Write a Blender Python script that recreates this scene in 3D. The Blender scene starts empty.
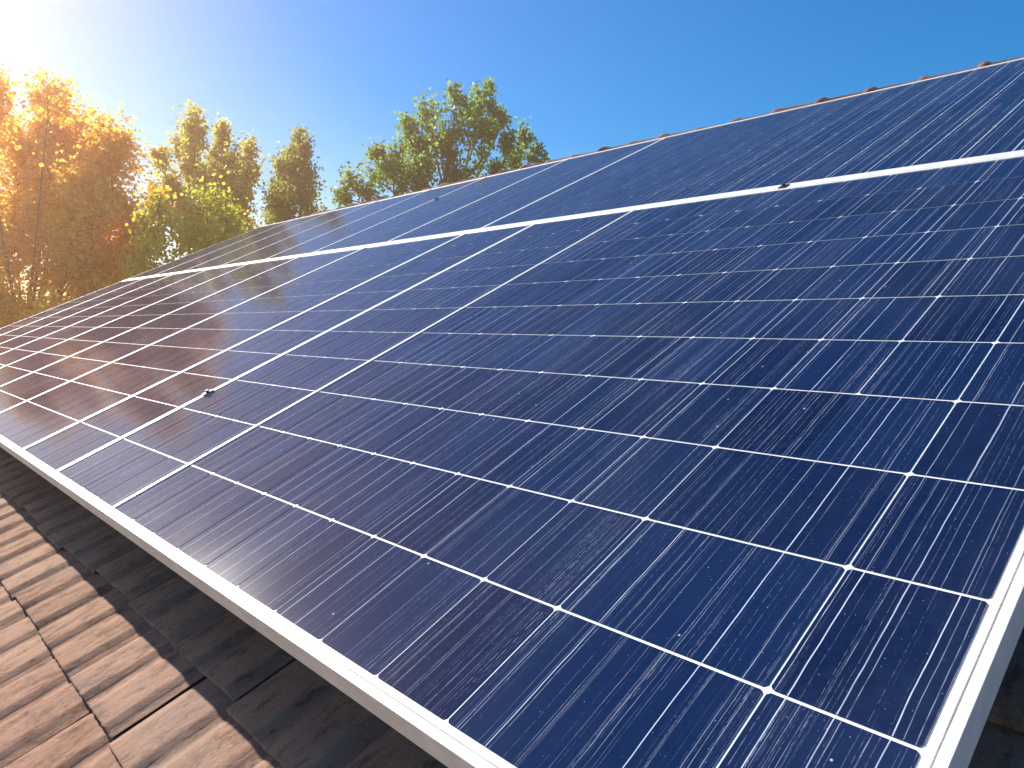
import bpy, bmesh, math, random
import numpy as np
from mathutils import Vector, Matrix
R = math.radians
random.seed(7); rng = np.random.default_rng(11)
S = bpy.context.scene
COL = S.collection

# ------------------------------------------------------------------ camera
ALPHA = R(25)                    # roof pitch
H = 0.75                         # camera height above the panel plane
FPX = 734.16
DU = Vector((-0.68113, 0.06103, -0.729614)).normalized()     # along the eaves, camera axes
DV = Vector((0.666767, 0.463376, -0.583699)); DV = (DV - DU*DV.dot(DU)).normalized()   # up the slope
DN = -DU.cross(DV)                                           # out of the roof
cx = -DU
cz = DN*math.cos(ALPHA) + DV*math.sin(ALPHA)
cy = DV*math.cos(ALPHA) - DN*math.sin(ALPHA)
CAMZ = 5.0
CP = Vector((0, 0, CAMZ))
M = Matrix((cx, cy, cz))         # camera axes -> world
VW = Vector((0, math.cos(ALPHA), math.sin(ALPHA)))
NW = Vector((0, -math.sin(ALPHA), math.cos(ALPHA)))
FOOT = CP - NW*H
def W(u, v, n): return FOOT + Vector((-u, 0, 0)) + VW*v + NW*n   # metres
def at(px, py, depth):           # a point seen at that spot, 'depth' metres in front of the lens
    return CP + M @ Vector(((px-512)/FPX*depth, (384-py)/FPX*depth, -depth))
cam = bpy.data.cameras.new('camera'); cam.sensor_width = 36; cam.lens = 36*FPX/1024
cam.clip_start = .02; cam.clip_end = 3000
co = bpy.data.objects.new('camera', cam); COL.objects.link(co)
co.matrix_world = Matrix.Translation(CP) @ M.to_4x4()
S.camera = co

# ------------------------------------------------------------------ light
sk = 0.53
sdir = Vector((-math.sqrt(1-sk*sk-(.23*sk)**2), 0, 0)) + VW*(.23*sk) + NW*sk
SUN_EL = math.asin(sdir.z); SUN_AZ = math.atan2(sdir.x, sdir.y)
w = bpy.data.worlds.new('World'); S.world = w; w.use_nodes = True
wn = w.node_tree; bg = wn.nodes['Background']
sky = wn.nodes.new('ShaderNodeTexSky'); sky.sky_type = 'NISHITA'; sky.sun_disc = False
sky.sun_elevation = SUN_EL; sky.sun_rotation = SUN_AZ
sky.air_density = 1.0; sky.dust_density = 0.35; sky.ozone_density = 2.0
hs = wn.nodes.new('ShaderNodeHueSaturation'); hs.inputs['Saturation'].default_value = 1.75; hs.inputs['Hue'].default_value = .503
wn.links.new(sky.outputs[0], hs.inputs['Color']); wn.links.new(hs.outputs[0], bg.inputs[0]); bg.inputs[1].default_value = 0.074
sl = bpy.data.lights.new('sun', 'SUN'); sl.energy = 5; sl.angle = R(.5); sl.color = (1, .93, .82)
so = bpy.data.objects.new('sun', sl); COL.objects.link(so)
so.rotation_euler = sdir.to_track_quat('Z', 'Y').to_euler()
S.view_settings.view_transform = 'Standard'; S.view_settings.look = 'None'
S.view_settings.gamma = 1; S.view_settings.use_curve_mapping = False
S.view_settings.exposure = 1.2
S.render.engine = 'CYCLES'

# ------------------------------------------------------------------ helpers
def tag(o, label=None, cat=None, group=None, kind=None):
    if label: o['label'] = label
    if cat: o['category'] = cat
    if group: o['group'] = group
    if kind: o['kind'] = kind
    return o
def empty(name, loc, rot=(0,0,0)):
    o = bpy.data.objects.new(name, None); COL.objects.link(o); o.location = loc; o.rotation_euler = rot
    o.empty_display_size = .2; return o
def mesh_obj(name, verts, faces, mats, parent=None, smooth=False, midx=None, uvs=None):
    me = bpy.data.meshes.new(name)
    me.from_pydata([tuple(v) for v in verts], [], faces)
    for m in (mats if isinstance(mats, (list, tuple)) else [mats]): me.materials.append(m)
    if midx is not None: me.polygons.foreach_set('material_index', midx)
    if smooth: me.polygons.foreach_set('use_smooth', [True]*len(me.polygons))
    if uvs is not None:
        l = me.uv_layers.new(name='UVMap'); l.data.foreach_set('uv', np.asarray(uvs, dtype=np.float32).ravel())
    me.update()
    o = bpy.data.objects.new(name, me); COL.objects.link(o)
    if parent: o.parent = parent
    return o
class MB:
    def __init__(s): s.v = []; s.f = []
    def box(s, x0, y0, z0, x1, y1, z1):
        b = len(s.v); s.v += [(x,y,z) for z in (z0,z1) for y in (y0,y1) for x in (x0,x1)]
        s.f += [tuple(b+i for i in q) for q in ((0,2,3,1),(4,5,7,6),(0,1,5,4),(2,6,7,3),(0,4,6,2),(1,3,7,5))]
    def tube(s, pts, rad, n=6, cap=True):
        pts = [Vector(p) for p in pts]; b = len(s.v)
        for i, p in enumerate(pts):
            d = (pts[min(i+1,len(pts)-1)] - pts[max(i-1,0)]).normalized()
            a = d.cross(Vector((.31,.95,.05))).normalized(); c = d.cross(a)
            for k in range(n):
                t = 2*math.pi*k/n; s.v.append(tuple(p + (a*math.cos(t)+c*math.sin(t))*rad[i]))
        for i in range(len(pts)-1):
            for k in range(n):
                s.f.append((b+i*n+k, b+i*n+(k+1)%n, b+(i+1)*n+(k+1)%n, b+(i+1)*n+k))
        if cap: s.f.append(tuple(b+k for k in range(n))[::-1]); e = b+(len(pts)-1)*n; s.f.append(tuple(e+k for k in range(n)))
    def build(s, name, mat, parent=None, smooth=False, bevel=0):
        o = mesh_obj(name, s.v, s.f, mat, parent, smooth)
        if bevel:
            bm = bmesh.new(); bm.from_mesh(o.data)
            bmesh.ops.bevel(bm, geom=list(bm.edges), offset=bevel, segments=2, affect='EDGES', profile=.5)
            bm.to_mesh(o.data); bm.free()
        return o

class NT:
    """small node builder"""
    def __init__(s, name):
        s.m = bpy.data.materials.new(name); s.m.use_nodes = True; s.t = s.m.node_tree
        s.b = s.t.nodes['Principled BSDF']
    def n(s, typ, **kw):
        x = s.t.nodes.new(typ)
        for k, v in kw.items(): setattr(x, k, v)
        return x
    def l(s, a, b): s.t.links.new(a, b)
    def put(s, sock, v):
        if isinstance(v, bpy.types.NodeSocket): s.l(v, sock)
        else: sock.default_value = v
    def math(s, op, a, b=None, c=None, clamp=False):
        x = s.n('ShaderNodeMath', operation=op, use_clamp=clamp); s.put(x.inputs[0], a)
        if b is not None: s.put(x.inputs[1], b)
        if c is not None: s.put(x.inputs[2], c)
        return x.outputs[0]
    def sep(s, v): x = s.n('ShaderNodeSeparateXYZ'); s.l(v, x.inputs[0]); return x.outputs
    def comb(s, a, b, c=0): x = s.n('ShaderNodeCombineXYZ'); s.put(x.inputs[0], a); s.put(x.inputs[1], b); s.put(x.inputs[2], c); return x.outputs[0]
    def white(s, vec): x = s.n('ShaderNodeTexWhiteNoise', noise_dimensions='3D'); s.l(vec, x.inputs[0]); return x.outputs[0]
    def noise(s, vec, scale, detail=3, rough=.55):
        x = s.n('ShaderNodeTexNoise'); s.put(x.inputs['Vector'], vec) if vec is not None else None
        x.inputs['Scale'].default_value = scale; x.inputs['Detail'].default_value = detail; x.inputs['Roughness'].default_value = rough
        return x.outputs[0]
    def ramp(s, v, a, b, lo=0., hi=1.):
        x = s.n('ShaderNodeMapRange'); x.interpolation_type = 'SMOOTHSTEP'; s.put(x.inputs[0], v)
        s.put(x.inputs[1], a); s.put(x.inputs[2], b); s.put(x.inputs[3], lo); s.put(x.inputs[4], hi); return x.outputs[0]
    def mix(s, f, a, b, mode='MIX'):
        x = s.n('ShaderNodeMix', data_type='RGBA', blend_type=mode); s.put(x.inputs[0], f)
        s.put(x.inputs[6], a if isinstance(a, bpy.types.NodeSocket) else (*a, 1)); s.put(x.inputs[7], b if isinstance(b, bpy.types.NodeSocket) else (*b, 1)); return x.outputs[2]
    def obj(s): return s.n('ShaderNodeTexCoord').outputs['Object']
    def set(s, **kw):
        for k, v in kw.items(): s.put(s.b.inputs[k.replace('_', ' ')], v)
        return s.m
    def bump(s, h, strength, dist):
        x = s.n('ShaderNodeBump'); x.inputs['Strength'].default_value = strength; x.inputs['Distance'].default_value = dist
        s.l(h, x.inputs['Height']); s.l(x.outputs[0], s.b.inputs['Normal'])

# ------------------------------------------------------------------ materials
def mat_cells():
    m = NT('silicon cells under glass')
    uv = m.n('ShaderNodeTexCoord').outputs['UV']
    x, y, _ = m.sep(uv)
    oi = m.n('ShaderNodeObjectInfo').outputs['Random']
    ci = m.math('FLOOR', x); ri = m.math('FLOOR', y); fx = m.math('FRACT', x); fy = m.math('FRACT', y)
    oid = m.math('MULTIPLY', oi, 97.3)
    wob = m.noise(m.comb(m.math('MULTIPLY', x, 3.0), m.math('MULTIPLY', y, 2.2), oid), 1.0, 2)
    wob = m.math('MULTIPLY', m.math('SUBTRACT', wob, .5), .022)
    def lines(K, jit, width, seed, power, density, dash, byrow=True):
        t = m.math('MULTIPLY', m.math('ADD', x, wob), K)
        idn = m.math('FLOOR', t); f = m.math('FRACT', t)
        row = ri if byrow else m.math('MULTIPLY', ri, 0.)
        key = m.comb(idn, row, m.math('ADD', oid, seed))
        key2 = m.comb(idn, row, m.math('ADD', oid, seed+13.7))
        c = m.math('MULTIPLY_ADD', m.white(key), jit, .5-jit/2)
        d = m.math('ABSOLUTE', m.math('SUBTRACT', f, c))
        mask = m.ramp(d, width*K*.45, width*K, 1., 0.)
        r2 = m.white(key2)
        amp = m.math('POWER', m.ramp(r2, 1-density, 1., 0., 1.), power)
        dn = m.noise(m.comb(m.math('MULTIPLY', idn, 3.17), m.math('MULTIPLY', y, dash), oid), 1.0, 4, .7)
        br = m.ramp(dn, .38, .6, 0., 1.)
        return m.math('MULTIPLY', m.math('MULTIPLY', mask, amp), m.math('MULTIPLY_ADD', br, .75, .25)), m.math('MULTIPLY', mask, m.math('MULTIPLY', amp, br))
    # three main busbars in a cell, fairly complete
    t = m.math('MULTIPLY_ADD', m.math('ADD', x, wob), 3.0, 0.08)
    f = m.math('FRACT', t); idn = m.math('FLOOR', t)
    d = m.math('ABSOLUTE', m.math('SUBTRACT', f, .5))
    mask = m.ramp(d, .006, .017, 1., 0.)
    a1 = m.white(m.comb(idn, m.math('FLOOR', m.math('MULTIPLY', y, .5)), oid))
    n1 = m.noise(m.comb(m.math('MULTIPLY', idn, 5.3), m.math('MULTIPLY', y, 2.5), oid), 1., 3)
    main = m.math('MULTIPLY', mask, m.math('MULTIPLY', m.ramp(a1, .1, .9, .12, .9), m.ramp(n1, .3, .55, .55, 1.)))
    l1, _ = lines(9., .8, .0042, 3.1, 1.3, .6, 7.)
    _, l2 = lines(24., .9, .0034, 8.4, 1.5, .5, 22.)
    # bunches of fine scratches that gather beside some columns
    bunch = m.ramp(m.noise(m.comb(m.math('MULTIPLY', x, 1.3), m.math('MULTIPLY', y, .33), m.math('ADD', oid, 4.)), 1., 2), .56, .72, 0., 1.)
    _, l3 = lines(44., .9, .0030, 19.4, 1.2, .6, 14.)
    tot = m.math('ADD', main, m.math('MULTIPLY', l1, .36))
    tot = m.math('ADD', tot, m.math('MULTIPLY', l2, .15))
    tot = m.math('ADD', tot, m.math('MULTIPLY', m.math('MULTIPLY', l3, bunch), .5))
    l4, _ = lines(10., .9, .0026, 31.3, .7, .4, 2.5)
    tot = m.math('ADD', tot, m.math('MULTIPLY', l4, .4))
    # dust specks
    vo = m.n('ShaderNodeTexVoronoi', feature='F1'); m.l(m.comb(m.math('MULTIPLY', x, 1.), m.math('MULTIPLY', y, 1.37), oid), vo.inputs['Vector']); vo.inputs['Scale'].default_value = 28
    sp = m.ramp(vo.outputs['Distance'], .05, .13, 1., 0.)
    vr = m.sep(vo.outputs['Color'])[0]
    sp = m.math('MULTIPLY', sp, m.ramp(vr, .72, 1., 0., .5))
    vo2 = m.n('ShaderNodeTexVoronoi', feature='F1'); m.l(m.comb(x, m.math('MULTIPLY', y, 1.37), m.math('ADD', oid, 5.)), vo2.inputs['Vector']); vo2.inputs['Scale'].default_value = 5
    sp2 = m.math('MULTIPLY', m.ramp(vo2.outputs['Distance'], .03, .07, 1., 0.), m.ramp(m.sep(vo2.outputs['Color'])[0], .8, .9, 0., .8))
    tot = m.math('ADD', tot, m.math('ADD', sp, sp2), clamp=True)
    # cell colour
    cr = m.white(m.comb(ci, ri, oid))
    mott = m.noise(m.comb(x, m.math('MULTIPLY', y, 1.37), oid), 9., 5, .7)
    c = m.mix(cr, (.0016, .0066, .031), (.0036, .0150, .056))
    c = m.mix(m.ramp(mott, .35, .75, 0., .6), c, (.006, .016, .058))
    film = m.noise(m.comb(m.math('MULTIPLY', x, .35), m.math('MULTIPLY', y, .3), oid), 1., 4)
    c = m.mix(m.ramp(film, .35, .75, 0., .07), c, (.13, .16, .25))
    c = m.mix(tot, c, (.55, .60, .74))
    m.set(Base_Color=c, Roughness=.45, Coat_Weight=.6, Coat_IOR=1.36, Sheen_Weight=.12, Sheen_Roughness=.13, Sheen_Tint=(.80, .82, 1, 1))
    m.put(m.b.inputs['Coat Roughness'], m.ramp(film, .3, .8, .09, .13)); m.b.inputs['Specular IOR Level'].default_value = 0.
    return m.m
def simple(name, col, rough=.5, metal=0., coat=0., var=.0, vscale=8., bump=0., spec=None):
    m = NT(name)
    if var:
        nz = m.noise(m.obj(), vscale, 5, .65)
        c = m.mix(m.ramp(nz, .3, .7), tuple(k*(1-var) for k in col), tuple(min(1, k*(1+var)) for k in col))
        m.set(Base_Color=c)
        if bump: m.bump(nz, bump, .01)
    else: m.set(Base_Color=(*col, 1))
    m.set(Roughness=rough, Metallic=metal, Coat_Weight=coat)
    if spec is not None: m.b.inputs['Specular IOR Level'].default_value = spec
    return m.m
M_CELL = mat_cells()
M_BACK = simple('white backsheet under glass', (.62, .64, .68), .5, coat=.6, var=.12, vscale=20)
def mat_alu():
    m = NT('brushed anodised aluminium')
    o = m.obj(); mp = m.n('ShaderNodeMapping'); m.l(o, mp.inputs[0]); mp.inputs['Scale'].default_value = (1, 1, 1)
    nz = m.noise(mp.outputs[0], 14., 6, .7); n2 = m.noise(o, 120., 3)
    c = m.mix(m.ramp(nz, .3, .75), (.68, .675, .65), (.82, .815, .79))
    c = m.mix(m.ramp(n2, .62, .75, 0, .4), c, (.3, .28, .25))
    m.set(Base_Color=c, Roughness=.45, Metallic=.2); m.bump(nz, .15, .003); return m.m
M_ALU = mat_alu()
M_DARKALU = simple('dark mounting metal', (.10, .10, .10), .5, .6, var=.2)
M_BLACK = simple('black plastic', (.015, .015, .017), .4)
def mat_tile(name, tint):
    m = NT(name)
    o = m.obj(); geo = m.n('ShaderNodeNewGeometry')
    r = geo.outputs['Random Per Island']
    mp = m.n('ShaderNodeMapping'); m.l(o, mp.inputs[0]); mp.inputs['Scale'].default_value = (1, .35, 1)
    st = m.noise(mp.outputs[0], 26., 6, .7); big = m.noise(o, 2.2, 4); fine = m.noise(o, 190., 4, .8)
    c = m.mix(r, (.27, .155, .115), (.40, .265, .20))
    r2 = m.math('FRACT', m.math('MULTIPLY', r, 17.3))
    c = m.mix(m.ramp(r2, .7, .95, 0, .5), c, (.29, .20, .18))
    c = m.mix(m.ramp(st, .35, .7, 0, .55), c, (.44, .31, .24))
    c = m.mix(m.ramp(st, .5, .32, 0, .75), c, (.12, .08, .07))
    c = m.mix(m.ramp(m.noise(o, 3.7, 6, .8), .52, .64, 0, .45), c, (.22, .17, .14))
    c = m.mix(m.ramp(big, .5, .7, 0, .45), c, (.30, .25, .22))
    c = m.mix(m.ramp(fine, .55, .72, 0, .55), c, (.10, .065, .055))
    c = m.mix(m.ramp(m.noise(o, 85., 3, .7), .56, .70, 0, .5), c, (.47, .36, .29))
    c = m.mix(m.ramp(m.noise(o, 9., 5, .75), .58, .66, 0, .5), c, (.16, .12, .09))
    c = m.mix(1., c, (*tint,), 'MULTIPLY')
    m.set(Base_Color=c, Roughness=.88); m.b.inputs['Specular IOR Level'].default_value = .08
    h = m.math('ADD', m.math('MULTIPLY', fine, .35), st); m.bump(h, .9, .008); return m.m
M_TILE = mat_tile('weathered concrete roof tile', (.84, .775, .72)); M_CAP = mat_tile('dark brown ridge tile', (.50, .36, .31))
M_WALL = simple('cream render', (.62, .56, .46), .9, var=.08, vscale=3)
M_WOOD = simple('dark stained wood', (.10, .06, .04), .7, var=.3, vscale=12)
M_BARK = simple('tree bark', (.16, .115, .08), .9, var=.45, vscale=14, bump=.6)
M_GUT = simple('brown gutter', (.12, .07, .05), .45)
M_WHITE = simple('white window paint', (.75, .75, .73), .45)
M_PANE = simple('window glass', (.02, .03, .04), .05, coat=1.)
def mat_leaf(name, a, b, c3, trans=.35):
    m = NT(name); r = m.n('ShaderNodeNewGeometry').outputs['Random Per Island']
    big = m.noise(m.obj(), .9, 3)
    c = m.mix(r, a, b); c = m.mix(m.ramp(big, .38, .62, 0, .75), c, c3)
    m.set(Base_Color=c, Roughness=.5); m.b.inputs['Specular IOR Level'].default_value = .35
    tr = m.n('ShaderNodeBsdfTranslucent'); m.l(c, tr.inputs[0])
    mx = m.n('ShaderNodeMixShader'); mx.inputs[0].default_value = trans
    out = m.t.nodes['Material Output']; m.l(m.b.outputs[0], mx.inputs[1]); m.l(tr.outputs[0], mx.inputs[2]); m.l(mx.outputs[0], out.inputs[0])
    return m.m
L_ORANGE_GLOW = mat_leaf('leaves with painted orange glow', (.90, .54, .05), (.95, .76, .18), (.92, .50, .04), .68)  # orange light on the left crown is put into the leaf colour
L_OLIVE = mat_leaf('olive gold leaves', (.36, .42, .05), (.66, .62, .10), (.58, .42, .07), .62)
L_LIME = mat_leaf('yellow green leaves', (.38, .46, .03), (.62, .62, .07), (.52, .46, .05), .6)
L_BROWN = mat_leaf('brownish green leaves', (.22, .30, .05), (.44, .46, .09), (.36, .32, .08), .6)
L_GREEN = mat_leaf('green leaves', (.12, .26, .03), (.32, .48, .07), (.25, .31, .06), .6)

# ------------------------------------------------------------------ ground
def mat_ground():
    m = NT('grass ground'); o = m.obj(); a = m.noise(o, .15, 5); b = m.noise(o, 6., 5, .7)
    c = m.mix(m.ramp(a, .35, .65), (.05, .075, .02), (.10, .10, .035)); c = m.mix(m.ramp(b, .4, .7, 0, .5), c, (.035, .055, .015))
    m.set(Base_Color=c, Roughness=.95); return m.m
tag(mesh_obj('ground', [(-1500,-1500,0),(1500,-1500,0),(1500,1500,0),(-1500,1500,0)], [(0,1,2,3)], mat_ground()), kind='structure')

# ------------------------------------------------------------------ house
HT = .50*H                       # panels stand this far off the tile plane
UE, U0 = 12.3, -2.6              # roof ends (metres along u)
VR, V0 = 6.8, -1.69              # ridge and eave along the slope
ridge = W(0, VR, -HT-.02); eave = W(0, V0, -HT-.02)
house = empty('house', (-(UE+U0)/2, ridge.y, 0))
tag(house, 'house under a brown tiled pitched roof that carries the solar panels', 'house')
hp = house.location
def hv(p): return Vector(p) - hp
# tiles
TW, TH_, NX = .44, .24, 30     # tile width (two rolls), exposure
def tile_field(name, mat4, width, v_from, v_to, seed):
    rg = np.random.default_rng(seed)
    vs, fs = [], []
    def prof(t):                  # 0..1 across a tile, two flattened rolls
        s = (t*2) % 1.
        
        if s < .16: q = s/.16; return .015*(q*q*(3-2*q))*.75
        if s < .78: return .0113 + .0037*(s-.16)/.62
        if s < .90: q = (s-.78)/.12; return .015*(1-q*q*(3-2*q))
        return 0.
    xs = [i/NX for i in range(NX+1)]
    P = [prof(t) for t in xs]; P[-1] = -.004; P[0] = .0
    rows = int((v_to-v_from)/TH_)+1; cols = int(width/TW)+1
    for r in range(rows):
        y0 = v_from + r*TH_
        roff = (r % 2)*TW*.5 + rg.normal(0, .004)
        for c in range(-1, cols):
            xo = c*TW + roff + rg.normal(0, .002)
            if xo < -.02 or xo+TW > width+.3: continue
            dy = rg.normal(0, .006) - (rg.random() < .06)*.012; dz = abs(rg.normal(0, .0025)); rot = rg.normal(0, .009); tilt = rg.normal(0, .0035)
            b = len(vs); L = TH_ + .035
            ys = [0, .0, .004, L*.33, L*.66, L]
            for j, yy in enumerate(ys):
                for i, t in enumerate(xs):
                    lift = .024*(1 - yy/L)
                    ed = -.016 if j == 0 else (-.003 if j == 1 else 0)
                    x = xo + t*TW*.992; y = y0 + dy + yy + (x-xo)*rot + rg.normal(0, .0011)
                    z = P[i]*(1.0 - .12*(yy/L)) + lift + ed + dz + tilt*(t-.5) + rg.normal(0, .0006)
                    vs.append((x, y, z))
            n = NX+1
            for j in range(len(ys)-1):
                for i in range(NX): fs.append((b+j*n+i, b+j*n+i+1, b+(j+1)*n+i+1, b+(j+1)*n+i))
    return vs, fs
Wd = UE-U0
vs, fs = tile_field('t', None, Wd, V0, VR-.03, 3)
org = W(UE, 0, -HT-.035)
ex = Vector((1,0,0))
vsw = [hv(org + ex*x + VW*y + NW*z) for x, y, z in vs]
rt = mesh_obj('roof', vsw, fs, M_TILE, house)
rt.data.polygons.foreach_set('use_smooth', [True]*len(rt.data.polygons))
rt.data.update()
# back slope (mirror about the ridge)
vs, fs = tile_field('t', None, Wd, 0, VR-V0-.03, 5)
VB = Vector((0, -VW.y, VW.z)); NB = Vector((0, -NW.y, NW.z))
orgb = Vector((-U0, ridge.y, ridge.z-.015)) - VB*(VR-V0)
vsw = [hv(orgb - ex*x + VB*y + NB*z) for x, y, z in vs]
rb = mesh_obj('roof', vsw, fs, M_TILE, house); rb.data.polygons.foreach_set('use_smooth', [True]*len(rb.data.polygons))
# roof deck below the tiles, both slopes, with fascia and verge boards
mb = MB(); x0, x1 = -UE+.03, -U0-.03
def slab(pts_top, th):
    b = len(mb.v); mb.v += [tuple(hv(p)) for p in pts_top] + [tuple(hv(p - Vector((0,0,th)))) for p in pts_top]
    n = len(pts_top); mb.f.append(tuple(range(b, b+n))); mb.f.append(tuple(range(b+2*n-1, b+n-1, -1)))
    for i in range(n): mb.f.append((b+i, b+n+i, b+n+(i+1)%n, b+(i+1)%n))
d = Vector((0,0,-.05)); e2 = Vector((0, 2*ridge.y-eave.y, eave.z))
slab([Vector((x0, eave.y+.03, eave.z))+d, Vector((x1, eave.y+.03, eave.z))+d, Vector((x1, ridge.y-.001, ridge.z))+d, Vector((x0, ridge.y-.001, ridge.z))+d], .12)
slab([Vector((x1, e2.y-.03, e2.z))+d, Vector((x0, e2.y-.03, e2.z))+d, Vector((x0, ridge.y+.001, ridge.z))+d, Vector((x1, ridge.y+.001, ridge.z))+d], .12)
mb.build('roof_deck', M_WOOD, house)
# ridge tiles: overlapping half-round caps, one part
rv, rf = [], []
xx = -UE; k = 0
while xx < -U0:
    Lr = .42; b = len(rv); nn = 12; rr = .208
    jz = rng.normal(0, .006); jr = rng.normal(0, .004)
    for j, (dx, dr) in enumerate(((0, .0), (0, .008+.018*rng.random()), (.04, .008+.018*rng.random()), (.06, .004), (Lr+.03, -.006))):
        for i in range(nn+1):
            a = math.pi*i/nn
            r_ = rr + dr
            rv.append(tuple(hv(Vector((xx+dx, ridge.y - math.cos(a)*r_*1.1, ridge.z + .004 + jz + math.sin(a)*r_ + jr*dx)))))
    for j in range(4):
        for i in range(nn): rf.append((b+j*(nn+1)+i, b+(j+1)*(nn+1)+i, b+(j+1)*(nn+1)+i+1, b+j*(nn+1)+i+1))
    xx += Lr; k += 1
rc = mesh_obj('ridge_tiles', rv, rf, M_CAP, house, smooth=True)
# walls with gables
wy0, wy1 = eave.y+.55, e2.y-.55
wx0, wx1 = -UE+.35, -U0-.35
ez = eave.z + .55*math.tan(ALPHA) - .30
mbw = MB(); b = 0
mbw.v = [tuple(hv(p)) for p in ((wx0,wy0,0),(wx1,wy0,0),(wx1,wy1,0),(wx0,wy1,0),(wx0,wy0,ez),(wx1,wy0,ez),(wx1,wy1,ez),(wx0,wy1,ez),(wx0,ridge.y,ridge.z-.30),(wx1,ridge.y,ridge.z-.30))]
mbw.f = [(0,1,5,4),(2,3,7,6),(3,0,4,8,7),(1,2,6,9,5),(4,5,9,8),(6,7,8,9),(0,3,2,1)]
mbw.build('wall', M_WALL, house)
for wx in (-9.5, -6.5, -3.0, 0.2):
    fr = MB(); y = wy0-.03
    for a in ((wx-.6,y,.95,wx-.53,y+.06,2.15),(wx+.53,y,.95,wx+.6,y+.06,2.15),(wx-.53,y,.95,wx+.53,y+.06,1.02),(wx-.53,y,2.08,wx+.53,y+.06,2.15),(wx-.03,y+.005,1.02,wx+.03,y+.055,2.08)):
        p, q = hv(a[:3]), hv(a[3:]); fr.box(*p, *q)
    wo = fr.build('window', M_WHITE, house)
    g = MB(); p, q = hv((wx-.53,y+.02,1.02)), hv((wx+.53,y+.035,2.08)); g.box(*p, *q); g.build('pane', M_PANE, wo)
# gutter
g = MB(); g.tube([hv((-UE, eave.y-.05, eave.z-.09)), hv((-U0, eave.y-.05, eave.z-.09))], [.06,.06], 10); g.build('gutter', M_GUT, house)

# ------------------------------------------------------------------ solar panels
PU = .241*H; PV = .3281*H
LIP, TK = .030*H, .072*H
def make_panel(u0, u1, v0, v1, nc, nr, label, group, lips=(.022,.022,.036,.058), mg=.001, gapx=.0125, gapy=.0105):
    """u0..u1 and v0..v1 are the outer edges in metres; local x runs back towards the near end"""
    root = empty('solar_panel', W(u1, v0, -TK), (ALPHA, 0, 0))
    tag(root, label, 'solar panel', group)
    wx, wy = u1-u0, v1-v0
    # frame: four mitred rails with a raised outer bead and a shadow groove
    prof = [(0, 0), (0, TK-.0015), (.03, TK), (.52, TK), (.54, TK-.005), (.61, TK-.005), (.63, TK-.0006), (.97, TK-.0006), (1, TK-.0016), (1, TK-.007), (.1, TK-.007), (.1, .003), (1.1, .003), (1.1, 0)]
    LL, LR, LB, LT = [q*H for q in lips]      # local x starts at the far (left) edge
    n = len(prof); fv, ff = [], []
    for (sx, sy, ox, oy) in ((LL,LB,0,0),(-LR,LB,wx,0),(-LR,-LT,wx,wy),(LL,-LT,0,wy)):
        for (a, z) in prof: fv.append((ox+sx*a, oy+sy*a, z))
    for k in range(4):
        k2 = (k+1) % 4
        for i in range(n-1): ff.append((k*n+i, k2*n+i, k2*n+i+1, k*n+i+1))
    mesh_obj('frame', fv, ff, M_ALU, root)
    # white backsheet seen between and around the cells
    zt = TK-.0048
    bx0, by0, bx1, by1 = LL-.004, LB-.004, wx-LR+.004, wy-LT+.004
    mesh_obj('backsheet', [(bx0,by0,zt),(bx1,by0,zt),(bx1,by1,zt),(bx0,by1,zt),(bx0,by0,zt-.004),(bx1,by0,zt-.004),(bx1,by1,zt-.004),(bx0,by1,zt-.004)],
             [(0,1,2,3),(7,6,5,4),(0,4,5,1),(1,5,6,2),(2,6,7,3),(3,7,4,0)], M_BACK, root)
    # cells with clipped corners
    ax0, ax1 = LL+mg*H, wx-LR-mg*H
    ay0, ay1 = LB+mg*H, wy-LT-mg*H
    cw, ch = (ax1-ax0)/nc, (ay1-ay0)/nr
    z = zt+.0012; gx, gy = gapx*cw, gapy*ch; ch_ = min(.018*ch, .03*cw)
    cv, cf, uvl = [], [], []
    for r in range(nr):
        for c in range(nc):
            wide = nc == 12 and r < 4            # a double-width cell in the lower rows of the big panel
            if wide and c == 10: continue
            X0, X1 = ax0+c*cw+gx, ax0+(c+(2 if wide and c == 9 else 1))*cw-gx; Y0, Y1 = ay0+r*ch+gy, ay0+(r+1)*ch-gy
            pts = [(X0+ch_,Y0),(X1-ch_,Y0),(X1,Y0+ch_),(X1,Y1-ch_),(X1-ch_,Y1),(X0+ch_,Y1),(X0,Y1-ch_),(X0,Y0+ch_)]
            b = len(cv); cv += [(p[0], p[1], z) for p in pts]; cf.append(tuple(range(b, b+8)))
            uvl += [((p[0]-ax0)/cw, (p[1]-ay0)/ch) for p in pts]
    mesh_obj('cells', cv, cf, M_CELL, root, uvs=uvl)
    return root
G1 = 'solar panels of the lower row'; G2 = 'solar panels of the upper row'
gap = .002*H
VB0, VB1, VT0, VT1 = .384*H, 4.135*H, 4.143*H, 7.20*H
lower = [(.292, 3.205, 12, 'large front solar panel nearest the camera, its full grid of dark blue cells in view'),
 (3.205, 4.185, 4, 'narrow solar panel directly left of the large front one, in the lower row'),
 (4.185, 5.05, 4, 'second narrow solar panel of the lower row, just beyond the joint with the black bolt'),
 (5.05, 6.68, 6, 'lower row panel third left of the large front panel, behind the two narrow ones'),
 (6.68, 8.12, 6, 'lower row panel fourth left of the large front one, hazy and pale'),
 (8.12, 9.55, 6, 'lower row panel fifth left of the large front one'),
 (9.55, 11.0, 6, 'lower row panel sixth left of the large front one, thin sliver in the glare'),
 (11.0, 12.45, 6, 'lower row panel third from the far left end of the roof'),
 (12.45, 13.9, 6, 'lower row panel second from the far left end of the roof'),
 (13.9, 15.35, 6, 'lower row panel at the far left end of the roof beside the trees')]
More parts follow.
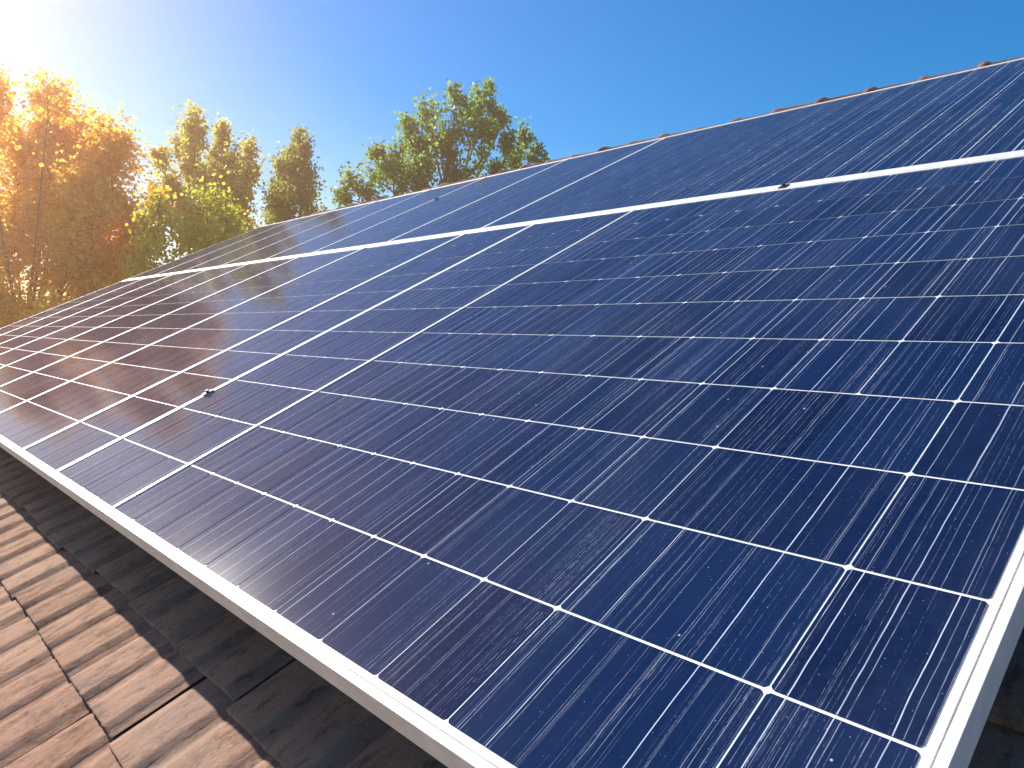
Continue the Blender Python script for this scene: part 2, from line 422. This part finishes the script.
for a, b_, nc, lab in lower: make_panel(a*H+gap/2, b_*H-gap/2, VB0, VB1, nc, 11, lab, G1, lips=(.010 if a < 1 else .020, .034 if a < 1 else (.010 if a < 3.5 else .020), .036, .050))
upper = [(.292, 4.95, 20, 'widest upper row panel at the right, directly above the large front panel'),
 (4.95, 6.42, 6, 'upper row panel directly left of the widest upper one, right of the big tree'),
 (6.42, 8.0, 6, 'upper row panel whose top edge meets the right half of the big green tree'),
 (8.0, 9.3, 6, 'upper row panel whose top edge meets the left half of the big green tree'),
 (9.3, 10.8, 6, 'upper row panel below the left edge of the big green tree'),
 (10.8, 12.3, 6, 'upper row panel below the slim conical tree'),
 (12.3, 13.8, 6, 'upper row panel below the bright green bush, second from the far end'),
 (13.8, 15.35, 6, 'last upper row panel at the far left end of the roof')]
for a, b_, nc, lab in upper: make_panel(a*H+gap/2, b_*H-gap/2, VT0, VT1, nc, 9, lab, G2, lips=(.018, .03 if a < 1 else .018, .060, .04), gapx=.02, gapy=.006)

# clamps and bolts sitting on the joints
def clamp(u, v, label):
    r = empty('panel_clamp', W(u*H, v*H, 0), (ALPHA, 0, 0)); tag(r, label, 'clamp', 'clamps holding the panels')
    m1 = MB(); m1.box(-.017, -.024, .0005, .017, .024, .0045); m1.build('plate', M_BLACK, r, bevel=.0012)
    m2 = MB(); m2.tube([(0,0,.0045),(0,0,.0125)], [.0085,.0085], 6); m2.build('bolt_head', M_BLACK, r)
clamp(4.185, 1.25, 'small black bolt clamp on the lower joint between two narrow panels')
clamp(2.14, 4.139, 'black clamp on the white rail between the two panel rows, right half of the photo')
clamp(8.0, 6.2, 'tiny clamp on a far upper row joint below the big green tree')
# mounting rails and roof hooks
def rail(v, label):
    r = empty('mounting_rail', W(7.8*H, v*H, 0), (ALPHA, 0, 0)); tag(r, label, 'mounting rail', 'rails under the panels')
    m1 = MB(); m1.box(-7.4*H, -.02, -TK-.046, 7.4*H, .02, -TK-.001); m1.build('rail', M_DARKALU, r)
    for k in range(10):
        x = -7.1*H + k*1.57*H
        m2 = MB(); m2.box(x-.02, -.021-.008, -HT-.01, x+.02, -.021, -TK-.02); m2.box(x-.02, -.021, -HT-.006, x+.02, .16, -HT+.004); m2.build('roof_hook', M_DARKALU, r)
rail(.62, 'dark metal rail under the lower edge of the lower panel row')
rail(3.6, 'dark metal rail under the upper part of the lower panel row')
rail(4.7, 'dark metal rail under the lower part of the upper panel row')
rail(6.7, 'dark metal rail under the top of the upper panel row near the ridge')

# ------------------------------------------------------------------ trees
def leaf_mesh(cent, size, rg, droop=.3):
    n = len(cent)
    a = rg.normal(size=(n, 3)); a[:, 2] -= droop; a /= np.linalg.norm(a, axis=1)[:, None]
    b = rg.normal(size=(n, 3)); b -= a*(a*b).sum(1)[:, None]; b /= np.linalg.norm(b, axis=1)[:, None]
    c = np.cross(a, b)
    L = (size*rg.uniform(.6, 1.3, n))[:, None]; Wd_ = L*rg.uniform(.38, .58, n)[:, None]
    p0 = cent; p1 = cent + a*L*.5 + b*Wd_ + c*L*.06; p2 = cent + a*L; p3 = cent + a*L*.5 - b*Wd_ + c*L*.06
    return np.stack([p0, p1, p2, p3], 1).reshape(-1, 3)
def tree(name, label, cat, depth, base_px, clumps, leafmat, size, per, seed, spread=.55, trunk_r=.2, density=1., upright=.5, group=None, spr=1.15, extra=None):
    """clumps: (px, py, rx, ry) crown masses at 'depth'; trunk stands on the ground under base_px"""
    rg = np.random.default_rng(seed); mpp = depth/FPX
    b0 = at(base_px, 330, depth); b0 = Vector((b0.x, b0.y, 0))
    root = empty(name, b0); tag(root, label, cat, group)
    mb = MB(); tips = []; cents = []
    low = max(c[1] for c in clumps)
    fork = at(base_px, low+25, depth) - b0; fork.z = max(fork.z, 1.2)
    if fork.z > 1.3:
        mb.tube([(0,0,-.1), (.05,.03,fork.z*.5), tuple(fork)], [trunk_r*1.25, trunk_r*.95, trunk_r*.75], 9)
    else: mb.tube([(0,0,-.1), tuple(fork)], [trunk_r, trunk_r*.8], 8)
    right = M @ Vector((1,0,0)); up = Vector((0,0,1)); fw = right.cross(up).normalized()
    pts = []
    for (px, py, rx, ry) in clumps:
        dz = rg.normal(0, spread)
        c = at(px, py, depth) - b0 - fw*dz*0 + fw*dz
        Rx, Ry = rx*mpp, ry*mpp; Rd = Rx*.55
        bot = c - up*Ry*.75
        mid = (fork+bot)*.5 + Vector(rg.normal(0, .12, 3))
        top = c + up*Ry*.6
        r0 = trunk_r*.26*min(1, (Rx+Ry)/2.2+.3)
        mb.tube([tuple(fork), tuple(mid), tuple(bot), tuple(c), tuple(top)], [r0, r0*.8, r0*.6, r0*.38, r0*.12], 6)
        ns = max(8, int(density*spr*(Rx*Ry)**.8*38))
        nsub = max(4, int(5*(Rx*Ry)**.5)); subs = []
        for q in range(nsub):
            dq = rg.normal(size=3); dq /= np.linalg.norm(dq); dq *= rg.uniform(.3, .95); fq = rg.uniform(.2, .5)
            subs.append((c + right*(dq[0]*Rx) + up*(dq[2]*Ry) + fw*(dq[1]*Rd), Rx*fq, Ry*fq*1.15, Rd*fq))
        big = (c, Rx, Ry, Rd)
        for k in range(ns):
            c, Rx, Ry, Rd = subs[k % nsub] if k % 5 > 1 else (big[0], big[1], big[2], big[3])
            dvec = rg.normal(size=3); dvec /= np.linalg.norm(dvec)
            rad = rg.uniform(.35, 1.0)**.6 * rg.uniform(.82, 1.12)
            tip = c + right*(dvec[0]*Rx*rad) + up*(dvec[2]*Ry*rad) + fw*(dvec[1]*Rd*rad)
            st = c + up*(dvec[2]*Ry*rad*.55 - Ry*.35*upright) + right*(dvec[0]*Rx*rad*.25) + fw*(dvec[1]*Rd*rad*.25)
            m_ = (st+tip)*.5 + up*.06*Ry + Vector(rg.normal(0, .04, 3))
            mb.tube([tuple(st), tuple(m_), tuple(tip)], [.014, .010, .004], 4, cap=False)
            npl = int(per*rg.uniform(.5, 1.6)); s_ = rg.uniform(.7, 1.7)
            t = rg.uniform(.35, 1.08, npl)[:, None]
            base = np.array(st)[None]*(1-t) + np.array(tip)[None]*t
            off = rg.normal(size=(npl, 3))*np.array([.13, .13, .17])*s_*(big[1]**.3)
            pts.append(base+off)
    pts = np.concatenate(pts)
    lv = leaf_mesh(pts, size, rg)
    me = bpy.data.meshes.new('crown'); nf = len(pts)
    me.vertices.add(nf*4); me.vertices.foreach_set('co', lv.astype(np.float32).ravel())
    me.loops.add(nf*4); me.loops.foreach_set('vertex_index', np.arange(nf*4, dtype=np.int32))
    me.polygons.add(nf); me.polygons.foreach_set('loop_start', np.arange(0, nf*4, 4, dtype=np.int32)); me.polygons.foreach_set('loop_total', np.full(nf, 4, dtype=np.int32))
    me.materials.append(leafmat); me.update(calc_edges=True); me.validate()
    o = bpy.data.objects.new('crown', me); COL.objects.link(o); o.parent = root
    mb.build('trunk', M_BARK, root, smooth=True)
    print(name, nf)
    return root
TG = 'trees behind the roof'
tree('broadleaf_tree', 'large broad tree with foliage coloured orange for the sun glow at the left edge of the photo', 'tree', 19, 25,
     [(-60,190,60,70),(-10,150,50,50),(20,128,32,38),(60,130,40,42),(105,150,38,42),(128,165,26,34),(85,115,22,22),(20,112,18,26),(50,210,55,50),(110,220,42,45),(0,250,60,55),(70,285,60,50),(125,270,34,35),(-60,290,60,60),(145,190,14,20),(85,235,36,36),(118,235,28,30),(140,225,20,30),(35,110,22,20),(30,150,34,34),(95,265,40,30),(105,275,36,30),(25,190,40,40),(-20,215,40,40),(10,330,60,45),(90,330,50,30)],
     L_ORANGE_GLOW, .105, 60, 1, .8, .15, 1.0, group=TG)
tree('broadleaf_tree', 'olive gold tree with several upright tufts, second tree from the left', 'tree', 23, 205,
     [(188,148,11,30),(206,135,10,28),(222,150,13,36),(242,160,13,36),(200,180,20,30),(230,195,22,35),(250,205,9,22),(172,185,11,22),(166,160,8,16),(180,215,25,30),(215,228,34,26),(236,235,22,25)],
     L_OLIVE, .10, 52, 2, .5, .18, 1.35, group=TG)
tree('bush', 'bright yellow green bush rising behind the roof between the broad left tree and the slim one', 'bush', 17, 195,
     [(180,225,24,26),(215,215,28,26),(238,230,20,24),(160,255,20,20),(200,250,40,22),(150,285,30,25),(230,262,25,25)],
     L_LIME, .085, 48, 3, .5, .12, 1.15, group=TG)
tree('poplar_tree', 'slim conical brownish green tree standing alone between the two taller ones', 'tree', 24, 295,
     [(298,142,8,17),(305,160,12,18),(284,158,10,18),(293,180,20,24),(310,185,11,22),(275,190,9,16),(295,208,28,22),(278,218,16,16),(312,212,12,18)],
     L_BROWN, .095, 52, 4, .35, .15, 1.5, group=TG)
tree('broadleaf_tree', 'tall green tree of loose separate tufts rising in the middle above the roof', 'tree', 22, 440,
     [(408,125,13,16),(430,115,15,22),(455,105,13,22),(475,100,9,20),(489,95,7,16),(500,112,10,18),(396,150,14,22),(420,150,20,26),(450,145,22,28),(482,140,18,30),(505,150,10,18),(395,180,18,20),(425,180,22,20),(460,178,24,18),(378,150,8,10),(374,166,10,14),(352,180,14,10),(366,192,16,12),(350,196,8,8),(495,172,10,12),(525,138,8,12),(515,158,13,14),(538,155,9,12),(522,170,12,10),(440,200,40,14)],
     L_GREEN, .105, 40, 5, .45, .24, 1.0, group=TG)

# ------------------------------------------------------------------ haze box added for the flare glow, orange put into its colour
hz = NT('orange tinted glow air'); hz.t.nodes.remove(hz.b)
pv = hz.n('ShaderNodeVolumePrincipled'); pv.inputs['Color'].default_value = (1, .60, .37, 1); pv.inputs['Density'].default_value = .005; pv.inputs['Anisotropy'].default_value = .72
hz.l(pv.outputs[0], hz.t.nodes['Material Output'].inputs['Volume'])
b = MB(); b.box(-60, -25, -1, 25, 45, 13.5)
tag(b.build('glow_haze', hz.m), kind='stuff')
